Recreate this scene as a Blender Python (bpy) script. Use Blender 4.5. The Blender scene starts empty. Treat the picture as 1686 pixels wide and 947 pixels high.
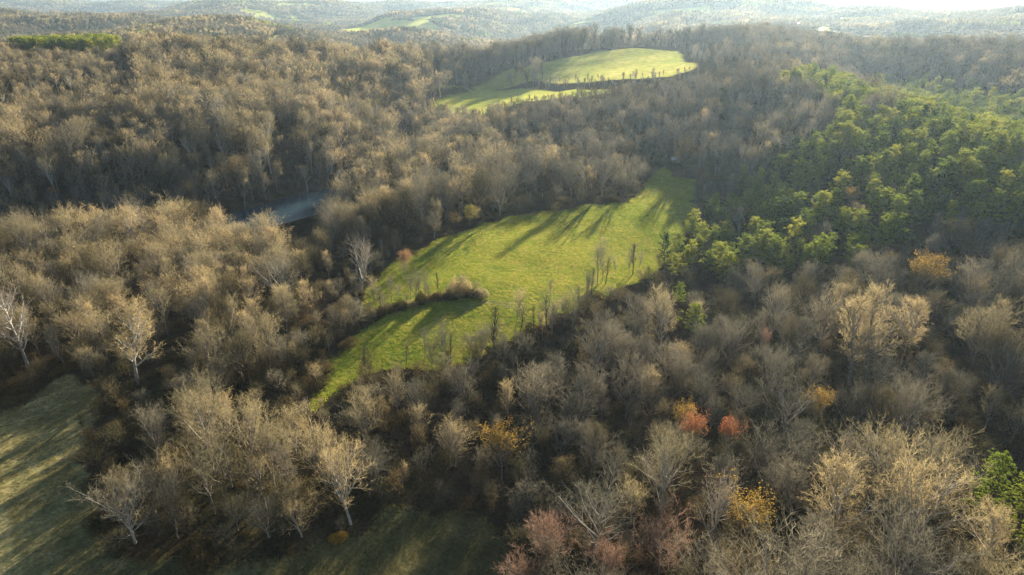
import bpy, math, random
import numpy as np
from mathutils import Vector

C = bpy.context.scene.collection
S = bpy.context.scene
R = math.radians

# ------------------------------------------------------------------ camera, sky, sun, exposure
CAM_Z, PITCH, FOC = 100.0, R(22.8), 1160.0          # metres, downward tilt, focal length in photo pixels
SUN_AZ, SUN_EL = R(24), R(14.5)
cam_d = bpy.data.cameras.new('camera')
cam_d.sensor_width = 36
cam_d.lens = FOC / 1686 * 36
cam_d.clip_start, cam_d.clip_end = 1, 60000
cam = bpy.data.objects.new('camera', cam_d)
cam.location = (0, 0, CAM_Z)
cam.rotation_euler = (math.pi / 2 - PITCH, 0, 0)
C.objects.link(cam)
S.camera = cam
world = bpy.data.worlds.new('World')
S.world = world
world.use_nodes = True
_n = world.node_tree.nodes
_sky = _n.new('ShaderNodeTexSky')
_sky.sky_type = 'NISHITA'
_sky.sun_disc = False
_sky.sun_elevation, _sky.sun_rotation = SUN_EL, SUN_AZ
_sky.air_density, _sky.dust_density, _sky.ozone_density = 0.7, 0.25, 0.35
_n['Background'].inputs[1].default_value = 0.05
world.node_tree.links.new(_sky.outputs[0], _n['Background'].inputs[0])
sun_d = bpy.data.lights.new('sun', 'SUN')
sun_d.energy, sun_d.angle, sun_d.color = 5.0, R(0.55), (1.0, 0.88, 0.70)
sun = bpy.data.objects.new('sun', sun_d)
sdir = Vector((math.sin(SUN_AZ) * math.cos(SUN_EL), math.cos(SUN_AZ) * math.cos(SUN_EL), math.sin(SUN_EL)))
sun.rotation_euler = (-sdir).to_track_quat('-Z', 'Y').to_euler()
sun.location = sdir * 3000
C.objects.link(sun)
S.view_settings.view_transform = 'Standard'
S.view_settings.look = 'None'
S.view_settings.exposure = 1.92
S.cycles.volume_bounces = 1
S.cycles.max_bounces = 6
S.cycles.denoising_prefilter = 'NONE'
S.cycles.transparent_max_bounces = 8
HAZE_DENSITY, HAZE_G = 0.000050, 0.56

# ------------------------------------------------------------------ small numpy helpers
def sstep(x, a, b):
    t = np.clip((np.asarray(x, float) - a) / (b - a), 0, 1)
    return t * t * (3 - 2 * t)

def _hash(ix, iy, s):
    v = np.sin(ix * 127.1 + iy * 311.7 + s * 74.7) * 43758.5453
    return v - np.floor(v)

def vnoise(x, y, s=0):
    ix, iy = np.floor(x), np.floor(y)
    fx, fy = x - ix, y - iy
    fx, fy = fx * fx * (3 - 2 * fx), fy * fy * (3 - 2 * fy)
    a, b = _hash(ix, iy, s), _hash(ix + 1, iy, s)
    c, d = _hash(ix, iy + 1, s), _hash(ix + 1, iy + 1, s)
    return (a + (b - a) * fx) * (1 - fy) + (c + (d - c) * fx) * fy      # 0..1

def fbm(x, y, s=0, o=3):
    t, a, n = 0, 1, 0
    for k in range(o):
        t = t + a * (vnoise(x * 2 ** k + 13.7 * k, y * 2 ** k - 7.1 * k, s + k) - .5)
        n += a
        a *= .5
    return t / n                                                       # -0.5..0.5

def dist_poly(x, y, pts):
    d = np.full(np.shape(x), 1e9)
    side = np.zeros(np.shape(x))
    for (ax, ay), (bx, by) in zip(pts[:-1], pts[1:]):
        dx, dy = bx - ax, by - ay
        t = np.clip(((x - ax) * dx + (y - ay) * dy) / (dx * dx + dy * dy), 0, 1)
        q = np.hypot(x - ax - t * dx, y - ay - t * dy)
        sd = (dx * (y - ay) - dy * (x - ax))
        m = q < d
        d = np.where(m, q, d)
        side = np.where(m, np.sign(sd), side)
    return d, side

# ------------------------------------------------------------------ the lie of the land
RIVER = [(-520, 190), (-420, 240), (-300, 290), (-205, 335), (-150, 372), (-105, 425), (-84, 500), (-80, 600), (-60, 720), (-20, 820)]
RAVINE = [(120, 340), (85, 270), (66, 215), (34, 170), (8, 140), (-6, 110), (-20, 60)]
WATER_Z = -15.6

def height(x, y):
    x, y = np.asarray(x, float), np.asarray(y, float)
    r = np.hypot(x, y) + 1e-6
    u = x / r
    fwd = sstep(y, -100, 150)
    h = fbm(x / 150, y / 150, 3) * 11 + fbm(x / 48, y / 48, 9, 2) * 3.5
    h = h * (0.35 + 0.65 * sstep(r, 150, 500))
    d, side = dist_poly(x, y, RIVER)
    left = np.where(side > 0, 1.0, 0.0)
    # hillside beyond the creek, the plateau behind it
    h = h + left * fwd * (34 * sstep(d, 10, 400) + 8 * sstep(d, 10, 60))
    h = h + (1 - left) * fwd * 20 * sstep(d, 20, 200) * sstep(r, 400, 620) * (1 - sstep(u, .28, .45))
    h = h + fwd * 24 * sstep(r, 700, 1020) * sstep(u, -.10, .08) * (1 - sstep(r, 1050, 1500))
    h = h - 16 * np.exp(-(d / 42) ** 2) * (1 - .6 * sstep(y, 560, 760))
    # the meadow spur
    h = h + 5 * np.exp(-((x + 5 - (y - 280) * .22) / 60) ** 2) * sstep(y, 150, 240) * (1 - sstep(y, 380, 470))
    pool = np.exp(-(((x + 124) / 19) ** 2 + ((y - 388) / 34) ** 2))
    h = h - (h + 19) * np.clip(pool * 1.3, 0, 1)
    h = h - 13 * np.exp(-(((x + 108) / 42) ** 2 + ((y - 322) / 55) ** 2))
    dr, _ = dist_poly(x, y, RAVINE)
    h = h - 12 * np.exp(-(dr / 28) ** 2)
    # the pine ridge on the right and the slope behind it
    h = h + 27 * np.exp(-((x - 222) / 78) ** 2) * sstep(y, 180, 330) * (1 - sstep(y, 640, 840))
    h = h + 24 * np.exp(-((x - 470) / 100) ** 2) * sstep(y, 260, 420) * (1 - sstep(y, 700, 950))
    # behind the plateau: the land falls away, then rolling hills
    drop = sstep(r, 830, 1250) * (1 - sstep(u, -.02, .42))
    h = h - 62 * drop * fwd
    h = h + fbm(x / 760, y / 760, 24, 3) * 210 * sstep(r, 1050, 2100)
    h = h + fbm(x / 2600, y / 2600, 31, 2) * 120 * sstep(r, 3000, 8000)
    h = h + 30 * sstep(r, 1250, 2300) * sstep(u, .12, .34) * (1 - sstep(r, 3200, 5200))
    h = h - 20 * sstep(r, 2500, 6000)
    h = h + 82 * np.exp(-((r - 4600 - 900 * fbm(u * 5, 0 * u, 61, 2)) / 620) ** 2) * (1 - sstep(u, .10, .32)) * (.75 + .7 * fbm(u * 9, 0 * u + 3, 62, 2))
    h = h + 34 * np.exp(-((r - 2900 - 700 * fbm(u * 6, 0 * u, 71, 2)) / 330) ** 2) * (1 - sstep(u, -.05, .2)) * (.7 + 1.2 * fbm(u * 12, 0 * u + 3, 72, 2))
    return h

CP, SP = math.cos(PITCH), math.sin(PITCH)

def project(x, y, z):
    z = np.asarray(z) - CAM_Z
    f = y * CP - z * SP
    up = y * SP + z * CP
    f = np.maximum(f, 1e-3)
    return 843 + FOC * x / f, 473.5 - FOC * up / f

def ground(px, py, lift=0.0):
    """the place on the land seen at a pixel of the photograph (lift: where a thing of that height has its top)"""
    dx, dv = (px - 843) / FOC, (473.5 - py) / FOC
    d = np.array((dx, CP + dv * SP, -SP + dv * CP))
    t = np.geomspace(60, 16000, 2600)
    X, Y, Z = d[0] * t, d[1] * t, CAM_Z + d[2] * t
    below = Z - lift < height(X, Y)
    k = int(np.argmax(below)) if below.any() else len(t) - 1
    a, b = t[max(k - 1, 0)], t[k]
    for _ in range(12):
        m = (a + b) / 2
        if CAM_Z + d[2] * m - lift < float(height(d[0] * m, d[1] * m)):
            b = m
        else:
            a = m
    return d[0] * b, d[1] * b

def inpoly(x, y, poly):
    c = np.zeros(np.shape(x), bool)
    n = len(poly)
    for i in range(n):
        x0, y0 = poly[i]
        x1, y1 = poly[(i + 1) % n]
        if y0 == y1:
            continue
        m = ((y0 > y) != (y1 > y)) & (x < (x1 - x0) * (y - y0) / (y1 - y0) + x0)
        c ^= m
    return c

def edge_dist(x, y, poly):                                              # signed: positive inside
    d, _ = dist_poly(x, y, poly + [poly[0]])
    return np.where(inpoly(x, y, poly), d, -d)

def P(*pts, lift=0):
    return [tuple(float(v) for v in ground(a, b, lift)) for a, b in pts]

# clearings, as outlines on the land
MEADOW = P((1096, 268), (1106, 292), (1142, 296), (1146, 340), (1132, 385), (1100, 425), (1078, 452), (1010, 478), (960, 500), (900, 530),
           (850, 552), (800, 584), (745, 598), (700, 606), (650, 604), (610, 612), (572, 628), (540, 658), (515, 676), (520, 650), (550, 612),
           (585, 560), (640, 500), (600, 515), (606, 480), (655, 430), (705, 402), (755, 386), (800, 368), (880, 352), (960, 340), (1036, 334), (1070, 300))
LOWER = [(-260, 92), (-200, 128)] + P((-60, 718), (50, 655), (112, 618), (158, 640), (150, 700), (145, 780), (160, 860), (205, 915), (330, 925), (520, 905), (610, 868),
           (680, 840), (760, 850), (830, 885), (860, 940), (840, 990)) + [(-10, 60), (-60, 40), (-260, 30)]
FARFIELD = P((722, 138), (870, 108), (920, 98), (985, 85), (1118, 84), (1150, 112), (1100, 126), (1000, 132), (880, 131), (760, 142), (700, 149))
STRIP = P((708, 174), (738, 157), (790, 146), (860, 145), (960, 148), (1020, 150), (960, 160), (870, 167), (800, 188), (730, 204))
GAP = P((1150, 455), (1185, 470), (1225, 520), (1240, 555), (1200, 560), (1150, 520), (1120, 480))
FAR_PATCHES = [P((400, 68), (440, 64), (498, 60), (500, 62), (470, 67), (430, 70)), P((700, 51), (765, 50), (762, 54), (708, 54)),
               P((676, 30), (770, 24), (765, 29), (690, 35)), P((925, 38), (985, 34), (980, 39), (930, 41)), P((1065, 20), (1140, 13), (1190, 15), (1130, 22), (1075, 24)),
               P((800, 18), (860, 13), (850, 20)), P((1570, 6), (1680, 5), (1680, 8), (1600, 9)),
               P((1000, 62), (1080, 56), (1080, 59), (1010, 65))]
LANE = P((1364, 50), (1400, 57), (1452, 64), (1500, 71), (1560, 73), (1600, 71), (1640, 74), (1700, 76))
SPUR = P((1322, 48), (1352, 50), (1368, 44), (1386, 34))
PINE_DENSE = P((1285, 142), (1300, 126), (1440, 124), (1560, 135), (1686, 158), (1900, 190), (1900, 330), (1686, 300), (1560, 290), (1480, 290), (1390, 250), (1370, 215), (1385, 180), (1340, 150), lift=10)
PINE_MIX = P((1385, 215), (1480, 270), (1600, 285), (1760, 300), (1760, 350), (1600, 350), (1480, 380), (1430, 430), (1330, 450), (1220, 440), (1130, 445), (1090, 440), (1080, 405),
             (1150, 350), (1230, 300), (1330, 240), lift=7)
PINE_STRIP = P((18, 76), (190, 76), (180, 84), (30, 82), lift=9)
SCRUB = P((1180, 62), (1300, 50), (1450, 48), (1686, 52), (1850, 60), (1850, 92), (1686, 90), (1500, 88), (1300, 86), (1180, 80))

def clearing(x, y):
    """signed metres inside the nearest clearing, and how yellow its grass is"""
    w = (fbm(x / 9, y / 9, 77, 2)) * 7
    e = edge_dist(x, y, MEADOW) + w
    dry = np.full(np.shape(x), .25)
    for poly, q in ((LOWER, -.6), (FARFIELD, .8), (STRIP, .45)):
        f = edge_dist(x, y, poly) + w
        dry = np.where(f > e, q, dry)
        e = np.maximum(e, f)
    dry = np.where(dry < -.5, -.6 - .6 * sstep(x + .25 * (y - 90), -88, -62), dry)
    return e, dry

def far_open(x, y):
    e = np.full(np.shape(x), -1e9)
    for poly in FAR_PATCHES:
        e = np.maximum(e, edge_dist(x, y, poly))
    d, _ = dist_poly(x, y, LANE)
    e = np.maximum(e, 16 - d)
    d, _ = dist_poly(x, y, SPUR)
    return np.maximum(e, 12 - d)

# ------------------------------------------------------------------ materials
def material(name, build):
    m = bpy.data.materials.new(name)
    m.use_nodes = True
    nt = m.node_tree
    nt.nodes.clear()
    out = nt.nodes.new('ShaderNodeOutputMaterial')
    sh = build(nt, nt.nodes.new, nt.links.new)
    nt.links.new(sh, out.inputs['Surface'])
    return m

def ramp(new, link, src, stops):
    r = new('ShaderNodeValToRGB')
    while len(r.color_ramp.elements) < len(stops):
        r.color_ramp.elements.new(.5)
    for e, (p, c) in zip(r.color_ramp.elements, stops):
        e.position = p
        e.color = (*c, 1)
    link(src, r.inputs[0])
    return r.outputs[0]

def mixc(new, link, fac, a, b, mode='MIX'):
    m = new('ShaderNodeMix')
    m.data_type = 'RGBA'
    m.blend_type = mode
    for k, v in ((0, fac), (6, a), (7, b)):
        if isinstance(v, (int, float)):
            m.inputs[k].default_value = v
        elif isinstance(v, tuple):
            m.inputs[k].default_value = (*v, 1)
        else:
            link(v, m.inputs[k])
    return m.outputs[2]

def noise(new, link, scale, detail=3, vec=None):
    n = new('ShaderNodeTexNoise')
    n.inputs['Scale'].default_value = scale
    n.inputs['Detail'].default_value = detail
    if vec is not None:
        link(vec, n.inputs['Vector'])
    return n.outputs[0]

def foliage(name, stops, trans=.35, rough=.8, patch=.6):
    """twigs or leaves: colour varies from tree to tree and slowly over the land; thin, so some light comes through"""
    def b(nt, new, link):
        oi = new('ShaderNodeObjectInfo')
        geo = new('ShaderNodeNewGeometry')
        n1 = noise(new, link, .012, 2, oi.outputs['Location'])
        a = new('ShaderNodeMath'); a.operation = 'MULTIPLY_ADD'
        link(n1, a.inputs[0]); a.inputs[1].default_value = patch * 1.6; a.inputs[2].default_value = -.8 * patch
        s = new('ShaderNodeMath'); s.operation = 'ADD'
        link(oi.outputs['Random'], s.inputs[0]); link(a.outputs[0], s.inputs[1])
        col = ramp(new, link, s.outputs[0], stops)
        n2 = noise(new, link, .9, 2, geo.outputs['Position'])
        v = ramp(new, link, n2, [(.3, (.72, .72, .72)), (.7, (1.25, 1.22, 1.15))])
        col = mixc(new, link, 1.0, col, v, 'MULTIPLY')
        d = new('ShaderNodeBsdfDiffuse'); t = new('ShaderNodeBsdfTranslucent')
        link(col, d.inputs[0]); link(col, t.inputs[0])
        m = new('ShaderNodeMixShader'); m.inputs[0].default_value = trans
        link(d.outputs[0], m.inputs[1]); link(t.outputs[0], m.inputs[2])
        return m.outputs[0]
    return material(name, b)

def bark(name, c0, c1):
    def b(nt, new, link):
        geo = new('ShaderNodeNewGeometry')
        n = noise(new, link, 1.3, 4, geo.outputs['Position'])
        col = ramp(new, link, n, [(.35, c0), (.65, c1)])
        d = new('ShaderNodeBsdfDiffuse')
        link(col, d.inputs[0])
        return d.outputs[0]
    return material(name, b)

def ground_mat():
    def b(nt, new, link):
        geo = new('ShaderNodeNewGeometry')
        pos = geo.outputs['Position']
        at = new('ShaderNodeAttribute'); at.attribute_name = 'grass'
        dr = new('ShaderNodeAttribute'); dr.attribute_name = 'dry'
        big, mid, fine = noise(new, link, .02, 3, pos), noise(new, link, .16, 4, pos), noise(new, link, 1.6, 4, pos)
        lit = ramp(new, link, mid, [(.3, (.045, .031, .019)), (.5, (.085, .060, .036)), (.72, (.15, .108, .062))])
        mossy = ramp(new, link, big, [(.45, (.0, .0, .0)), (.62, (.5, .5, .5))])
        lit = mixc(new, link, mossy, lit, (.055, .062, .025))
        g1 = ramp(new, link, mid, [(.28, (.13, .20, .022)), (.5, (.24, .285, .030)), (.75, (.36, .34, .050))])
        g2 = ramp(new, link, mid, [(.28, (.185, .190, .050)), (.5, (.270, .250, .070)), (.72, (.340, .300, .100))])
        st = new('ShaderNodeTexWave'); st.inputs['Scale'].default_value = .045; st.inputs['Distortion'].default_value = 3.5
        st.inputs['Detail'].default_value = 3; st.inputs['Detail Scale'].default_value = .6
        link(pos, st.inputs['Vector'])
        fac = new('ShaderNodeMath'); fac.operation = 'MULTIPLY_ADD'
        link(st.outputs['Fac'], fac.inputs[0]); fac.inputs[1].default_value = .22; link(dr.outputs['Fac'], fac.inputs[2])
        g = mixc(new, link, fac.outputs[0], g1, g2)
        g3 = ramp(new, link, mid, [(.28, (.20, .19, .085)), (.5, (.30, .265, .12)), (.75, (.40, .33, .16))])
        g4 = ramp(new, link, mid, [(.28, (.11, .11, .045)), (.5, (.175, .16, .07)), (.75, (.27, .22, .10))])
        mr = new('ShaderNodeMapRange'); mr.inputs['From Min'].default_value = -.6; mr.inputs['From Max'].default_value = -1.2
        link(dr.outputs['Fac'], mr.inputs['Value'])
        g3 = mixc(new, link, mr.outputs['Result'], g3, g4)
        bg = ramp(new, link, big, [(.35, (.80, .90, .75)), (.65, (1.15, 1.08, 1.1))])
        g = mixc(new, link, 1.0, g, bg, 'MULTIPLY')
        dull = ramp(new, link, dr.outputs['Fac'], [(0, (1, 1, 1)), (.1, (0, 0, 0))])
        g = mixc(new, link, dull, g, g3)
        fr = ramp(new, link, fine, [(.32, (.62, .66, .6)), (.7, (1.25, 1.22, 1.2))])
        g = mixc(new, link, 1.0, g, fr, 'MULTIPLY')
        lit = mixc(new, link, 1.0, lit, fr, 'MULTIPLY')
        e = new('ShaderNodeMath'); e.operation = 'MULTIPLY_ADD'
        link(fine, e.inputs[0]); e.inputs[1].default_value = .9; e.inputs[2].default_value = -.45
        e2 = new('ShaderNodeMath'); e2.operation = 'ADD'; link(at.outputs['Fac'], e2.inputs[0]); link(e.outputs[0], e2.inputs[1])
        m = ramp(new, link, e2.outputs[0], [(.3, (0, 0, 0)), (.7, (1, 1, 1))])
        col = mixc(new, link, m, lit, g)
        d = new('ShaderNodeBsdfDiffuse'); d.inputs['Roughness'].default_value = 1
        link(col, d.inputs[0])
        shn = new('ShaderNodeBsdfSheen'); shn.inputs['Roughness'].default_value = .5
        shc = mixc(new, link, m, (0., 0., 0.), g)
        link(shc, shn.inputs['Color'])
        add = new('ShaderNodeAddShader'); link(d.outputs[0], add.inputs[0]); link(shn.outputs[0], add.inputs[1])
        bp = new('ShaderNodeBump'); bp.inputs['Strength'].default_value = .7; bp.inputs['Distance'].default_value = .35
        mx = new('ShaderNodeMath'); mx.operation = 'MULTIPLY_ADD'
        link(mid, mx.inputs[0]); mx.inputs[1].default_value = 1.5; link(fine, mx.inputs[2])
        link(mx.outputs[0], bp.inputs['Height']); link(bp.outputs[0], d.inputs['Normal'])
        return add.outputs[0]
    return material('ground_cover', b)

def plain(name, c0, c1, scale=2.0, rough=.7, spec=.3):
    def b(nt, new, link):
        geo = new('ShaderNodeNewGeometry')
        col = ramp(new, link, noise(new, link, scale, 4, geo.outputs['Position']), [(.3, c0), (.7, c1)])
        p = new('ShaderNodeBsdfPrincipled')
        p.inputs['Roughness'].default_value = rough
        p.inputs['Specular IOR Level'].default_value = spec
        link(col, p.inputs['Base Color'])
        return p.outputs[0]
    return material(name, b)

def water_mat():
    def b(nt, new, link):
        geo = new('ShaderNodeNewGeometry')
        p = new('ShaderNodeBsdfPrincipled')
        p.inputs['Base Color'].default_value = (.030, .058, .078, 1)
        p.inputs['Roughness'].default_value = .12
        p.inputs['IOR'].default_value = 1.33
        bp = new('ShaderNodeBump'); bp.inputs['Strength'].default_value = .6; bp.inputs['Distance'].default_value = .12
        link(noise(new, link, .9, 3, geo.outputs['Position']), bp.inputs['Height'])
        link(bp.outputs[0], p.inputs['Normal'])
        return p.outputs[0]
    return material('creek_water', b)

M = dict(
    ground=ground_mat(), water=water_mat(),
    tan=foliage('twigs_tan', [(0, (.20, .178, .105)), (.5, (.35, .295, .16)), (1, (.46, .36, .19))], .5),
    grey=foliage('twigs_grey', [(0, (.115, .115, .085)), (.5, (.19, .178, .130)), (1, (.29, .255, .175))]),
    brown=foliage('twigs_brown', [(0, (.080, .078, .042)), (.5, (.135, .118, .062)), (1, (.21, .165, .085))]),
    pale=foliage('twigs_pale', [(0, (.27, .23, .175)), (1, (.34, .285, .21))]),
    red=foliage('buds_red', [(0, (.42, .16, .08)), (1, (.52, .21, .10))]),
    rose=foliage('buds_rose', [(0, (.31, .20, .145)), (1, (.38, .245, .17))]),
    gold=foliage('leaves_gold', [(0, (.44, .28, .06)), (1, (.50, .33, .07))]),
    yellow=foliage('leaves_yellow', [(0, (.50, .42, .09)), (1, (.52, .44, .10))]),
    orange=foliage('leaves_orange', [(0, (.46, .25, .13)), (1, (.52, .28, .14))]),
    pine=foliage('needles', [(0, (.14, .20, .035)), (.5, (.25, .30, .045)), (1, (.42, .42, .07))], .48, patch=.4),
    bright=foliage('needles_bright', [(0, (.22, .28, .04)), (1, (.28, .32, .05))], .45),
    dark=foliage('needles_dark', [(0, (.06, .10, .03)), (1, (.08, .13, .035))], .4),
    brush=foliage('brush', [(0, (.075, .068, .032)), (.5, (.13, .10, .052)), (1, (.20, .145, .065))], .3),
    grassblade=foliage('grass_blades', [(0, (.18, .26, .03)), (.5, (.32, .34, .05)), (1, (.50, .40, .12))], .55, patch=1.0),
    dullgrass=foliage('grass_dull', [(0, (.22, .21, .09)), (.5, (.32, .285, .13)), (1, (.43, .36, .17))], .4),
    browngrass=foliage('grass_brown', [(0, (.13, .13, .05)), (.5, (.20, .18, .08)), (1, (.31, .25, .11))], .4),
    bark=bark('bark_grey', (.17, .15, .12), (.34, .30, .25)),
    darkbark=bark('bark_dark', (.055, .043, .032), (.12, .095, .07)),
    palebark=bark('bark_pale', (.28, .26, .22), (.50, .47, .41)),
    roof=plain('roof_metal_white', (.62, .64, .66), (.80, .81, .82), .6, .35, .5),
    siding=plain('siding', (.45, .43, .39), (.62, .60, .55), .8),
    gravel=plain('gravel', (.42, .37, .29), (.58, .52, .42), .3, .95),
    trackdirt=plain('track_dirt', (.16, .15, .06), (.30, .26, .12), .5, .95),
    glass=plain('window_glass', (.02, .025, .03), (.04, .05, .06), 1, .1, .6),
    door=plain('door_paint', (.16, .10, .07), (.22, .15, .10)),
)

# ------------------------------------------------------------------ mesh builders
def mesh_from(name, verts, faces, mats, mat_idx=None, smooth=False):
    me = bpy.data.meshes.new(name)
    v = np.asarray(verts, np.float32).reshape(-1, 3)
    ln = np.array([len(f) for f in faces], np.int32)
    idx = np.fromiter((i for f in faces for i in f), np.int32)
    me.vertices.add(len(v)); me.vertices.foreach_set('co', v.ravel())
    me.loops.add(len(idx)); me.loops.foreach_set('vertex_index', idx)
    me.polygons.add(len(ln))
    st = np.zeros(len(ln), np.int32); st[1:] = np.cumsum(ln)[:-1]
    me.polygons.foreach_set('loop_start', st)
    for m in mats:
        me.materials.append(m)
    if mat_idx is not None:
        me.polygons.foreach_set('material_index', np.asarray(mat_idx, np.int32))
    if smooth:
        me.polygons.foreach_set('use_smooth', np.ones(len(ln), bool))
    me.update(calc_edges=True)
    return me

class Shape:
    """collects tubes and thin blades; wood and twig faces are kept apart"""
    def __init__(self):
        self.v, self.f = [], []
    def tube(self, pts, rad, n):
        rings = []
        for k, p in enumerate(pts):
            a = pts[max(k - 1, 0)]; b = pts[min(k + 1, len(pts) - 1)]
            d = (b - a).normalized()
            s = d.cross(Vector((.31, .2, .93)) if abs(d.z) < .9 else Vector((1, 0, 0))).normalized()
            t = d.cross(s)
            base = len(self.v)
            for j in range(n):
                q = p + (s * math.cos(j * 2 * math.pi / n) + t * math.sin(j * 2 * math.pi / n)) * rad[k]
                self.v.append(tuple(q))
            rings.append(base)
        for a, b in zip(rings[:-1], rings[1:]):
            for j in range(n):
                k = (j + 1) % n
                self.f.append((a + j, a + k, b + k, b + j))
    def blade(self, p, q, w, rng):
        d = q - p
        s = d.cross(Vector((rng.uniform(-1, 1), rng.uniform(-1, 1), rng.uniform(-1, 1))))
        if s.length < 1e-6:
            return
        s = s.normalized() * (w * .5)
        b = len(self.v)
        self.v += [tuple(p - s), tuple(p + s), tuple(q)]
        self.f.append((b, b + 1, b + 2))

def rnd_dir(rng, d, ang, az):
    s = d.cross(Vector((0, 0, 1)) if abs(d.z) < .95 else Vector((1, 0, 0))).normalized()
    t = d.cross(s)
    return (d * math.cos(ang) + (s * math.cos(az) + t * math.sin(az)) * math.sin(ang)).normalized()

FORMS = {   # crown start, limb angle low/high, widest point, relative width
    'round': dict(start=.30, a0=62, a1=22, wide=.55, width=.40, n=17, lead=.80),
    'fan': dict(start=.22, a0=42, a1=16, wide=.72, width=.36, n=15, lead=.72),
    'cone': dict(start=.24, a0=68, a1=30, wide=.38, width=.27, n=24, lead=.95),
    'spread': dict(start=.20, a0=66, a1=30, wide=.50, width=.55, n=15, lead=.62),
    'tall': dict(start=.42, a0=44, a1=16, wide=.72, width=.27, n=15, lead=.88),
    'slim': dict(start=.30, a0=36, a1=18, wide=.60, width=.15, n=13, lead=.95),
}

def grow_tree(seed, H, form, n2=8, n3=7, n4=5, tw=.05, top_droop=0.0, br=1.0):
    rng = random.Random(seed)
    F = FORMS[form]
    wood, twig, tips = Shape(), Shape(), []
    r0 = H * .017 * br
    # trunk, slightly wandering
    tp, p, d = [Vector((0, 0, -1.0))], Vector((0, 0, 0)), Vector((rng.uniform(-.06, .06), rng.uniform(-.06, .06), 1)).normalized()
    N = 9
    for k in range(N + 1):
        tp.append(p.copy())
        p = p + d * (H * F['lead'] / N)
        d = (d + Vector((rng.uniform(-.09, .09), rng.uniform(-.09, .09), .04))).normalized()
    rr = [r0 * 1.35] + [r0 * (1 - .86 * k / N) for k in range(N + 1)]
    wood.tube(tp, rr, 6)
    def at(t):
        q = 1 + t * N
        i = min(int(q), N)
        return tp[i].lerp(tp[i + 1], q - i)
    az = rng.uniform(0, 6)
    lop, lop_amt = rng.uniform(0, 6.28), rng.uniform(.1, .38)
    reach = H * F['width']
    for i in range(F['n']):
        t = F['start'] + (1 - F['start']) * (i + rng.uniform(0, .8)) / F['n']
        t = min(t, 1)
        b = at(t)
        az += 2.4 + rng.uniform(-.5, .5)
        ang = R(F['a0'] + (F['a1'] - F['a0']) * t + rng.uniform(-9, 9))
        prof = 1 - abs(t - F['wide']) / (1 - F['wide'] if t > F['wide'] else F['wide'] + .12)
        L = reach / max(math.sin(ang), .45) * (.45 + .55 * max(prof, 0) ** .6) * rng.uniform(.62, 1.2) * (1 + lop_amt * math.cos(az - lop))
        L = min(L, (H * 1.02 - b.z) / max(math.cos(ang), .25) * 1.0 + .8)
        d = rnd_dir(rng, Vector((0, 0, 1)), ang, az)
        pts, q = [b], b
        seg = 5
        for k in range(seg):
            d = (d + Vector((rng.uniform(-.16, .16), rng.uniform(-.16, .16), .10 + rng.uniform(-.08, .12) - top_droop))).normalized()
            q = q + d * (L / seg)
            pts.append(q)
        rl = r0 * (.50 - .22 * t) * (.6 + .5 * L / reach)
        wood.tube(pts, [rl * (1 - .78 * k / seg) for k in range(seg + 1)], 4)
        saz = rng.uniform(0, 6)
        for j in range(n2):
            u = .22 + .78 * (j + rng.uniform(.1, .9)) / n2
            x = u * seg
            k = min(int(x), seg - 1)
            b2 = pts[k].lerp(pts[k + 1], x - k)
            dd = (pts[k + 1] - pts[k]).normalized()
            saz += 2.4 + rng.uniform(-.6, .6)
            L2 = L * .46 * (1.12 - .62 * u) * rng.uniform(.7, 1.25) + .35
            d2 = rnd_dir(rng, dd, R(rng.uniform(28, 58)), saz)
            d2 = (d2 + Vector((0, 0, .18 - top_droop))).normalized()
            m = b2 + d2 * L2 * .5
            d3 = (d2 + Vector((rng.uniform(-.25, .25), rng.uniform(-.25, .25), .16 - top_droop))).normalized()
            e = m + d3 * L2 * .5
            r2 = max(rl * (1 - .7 * u) * .42, .014)
            wood.tube([b2, m, e], [r2, r2 * .7, r2 * .3], 3)
            for c in range(n3):
                w = .15 + .85 * (c + rng.random()) / n3
                b3 = b2.lerp(m, w * 2) if w < .5 else m.lerp(e, w * 2 - 1)
                L3 = (L2 * .36 + .35) * rng.uniform(.6, 1.2)
                d4 = rnd_dir(rng, d3, R(rng.uniform(20, 60)), rng.uniform(0, 6.28))
                d4 = (d4 + Vector((0, 0, .2 - top_droop))).normalized()
                e3 = b3 + d4 * L3
                twig.blade(b3, e3, tw * 1.25, rng)
                for g in range(n4):
                    s = rng.uniform(.25, 1)
                    b4 = b3.lerp(e3, s)
                    d5 = rnd_dir(rng, d4, R(rng.uniform(15, 62)), rng.uniform(0, 6.28))
                    twig.blade(b4, b4 + d5 * L3 * rng.uniform(.35, .8), tw, rng)
                tips.append(e3)
    return wood, twig, tips

def leaves_on(tips, seed, n, size, keep=1.0, lower=0.0):
    rng = random.Random(seed)
    s = Shape()
    zs = [t.z for t in tips]
    z0, z1 = min(zs), max(zs)
    for t in tips:
        if rng.random() > keep or (t.z - z0) / (z1 - z0) < lower:
            continue
        for _ in range(n):
            a = t + Vector((rng.gauss(0, .4), rng.gauss(0, .4), rng.gauss(0, .35)))
            dd = Vector((rng.uniform(-1, 1), rng.uniform(-1, 1), rng.uniform(-.3, 1))).normalized()
            s.blade(a, a + dd * size * rng.uniform(.7, 1.3), size * .55, rng)
    return s

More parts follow.
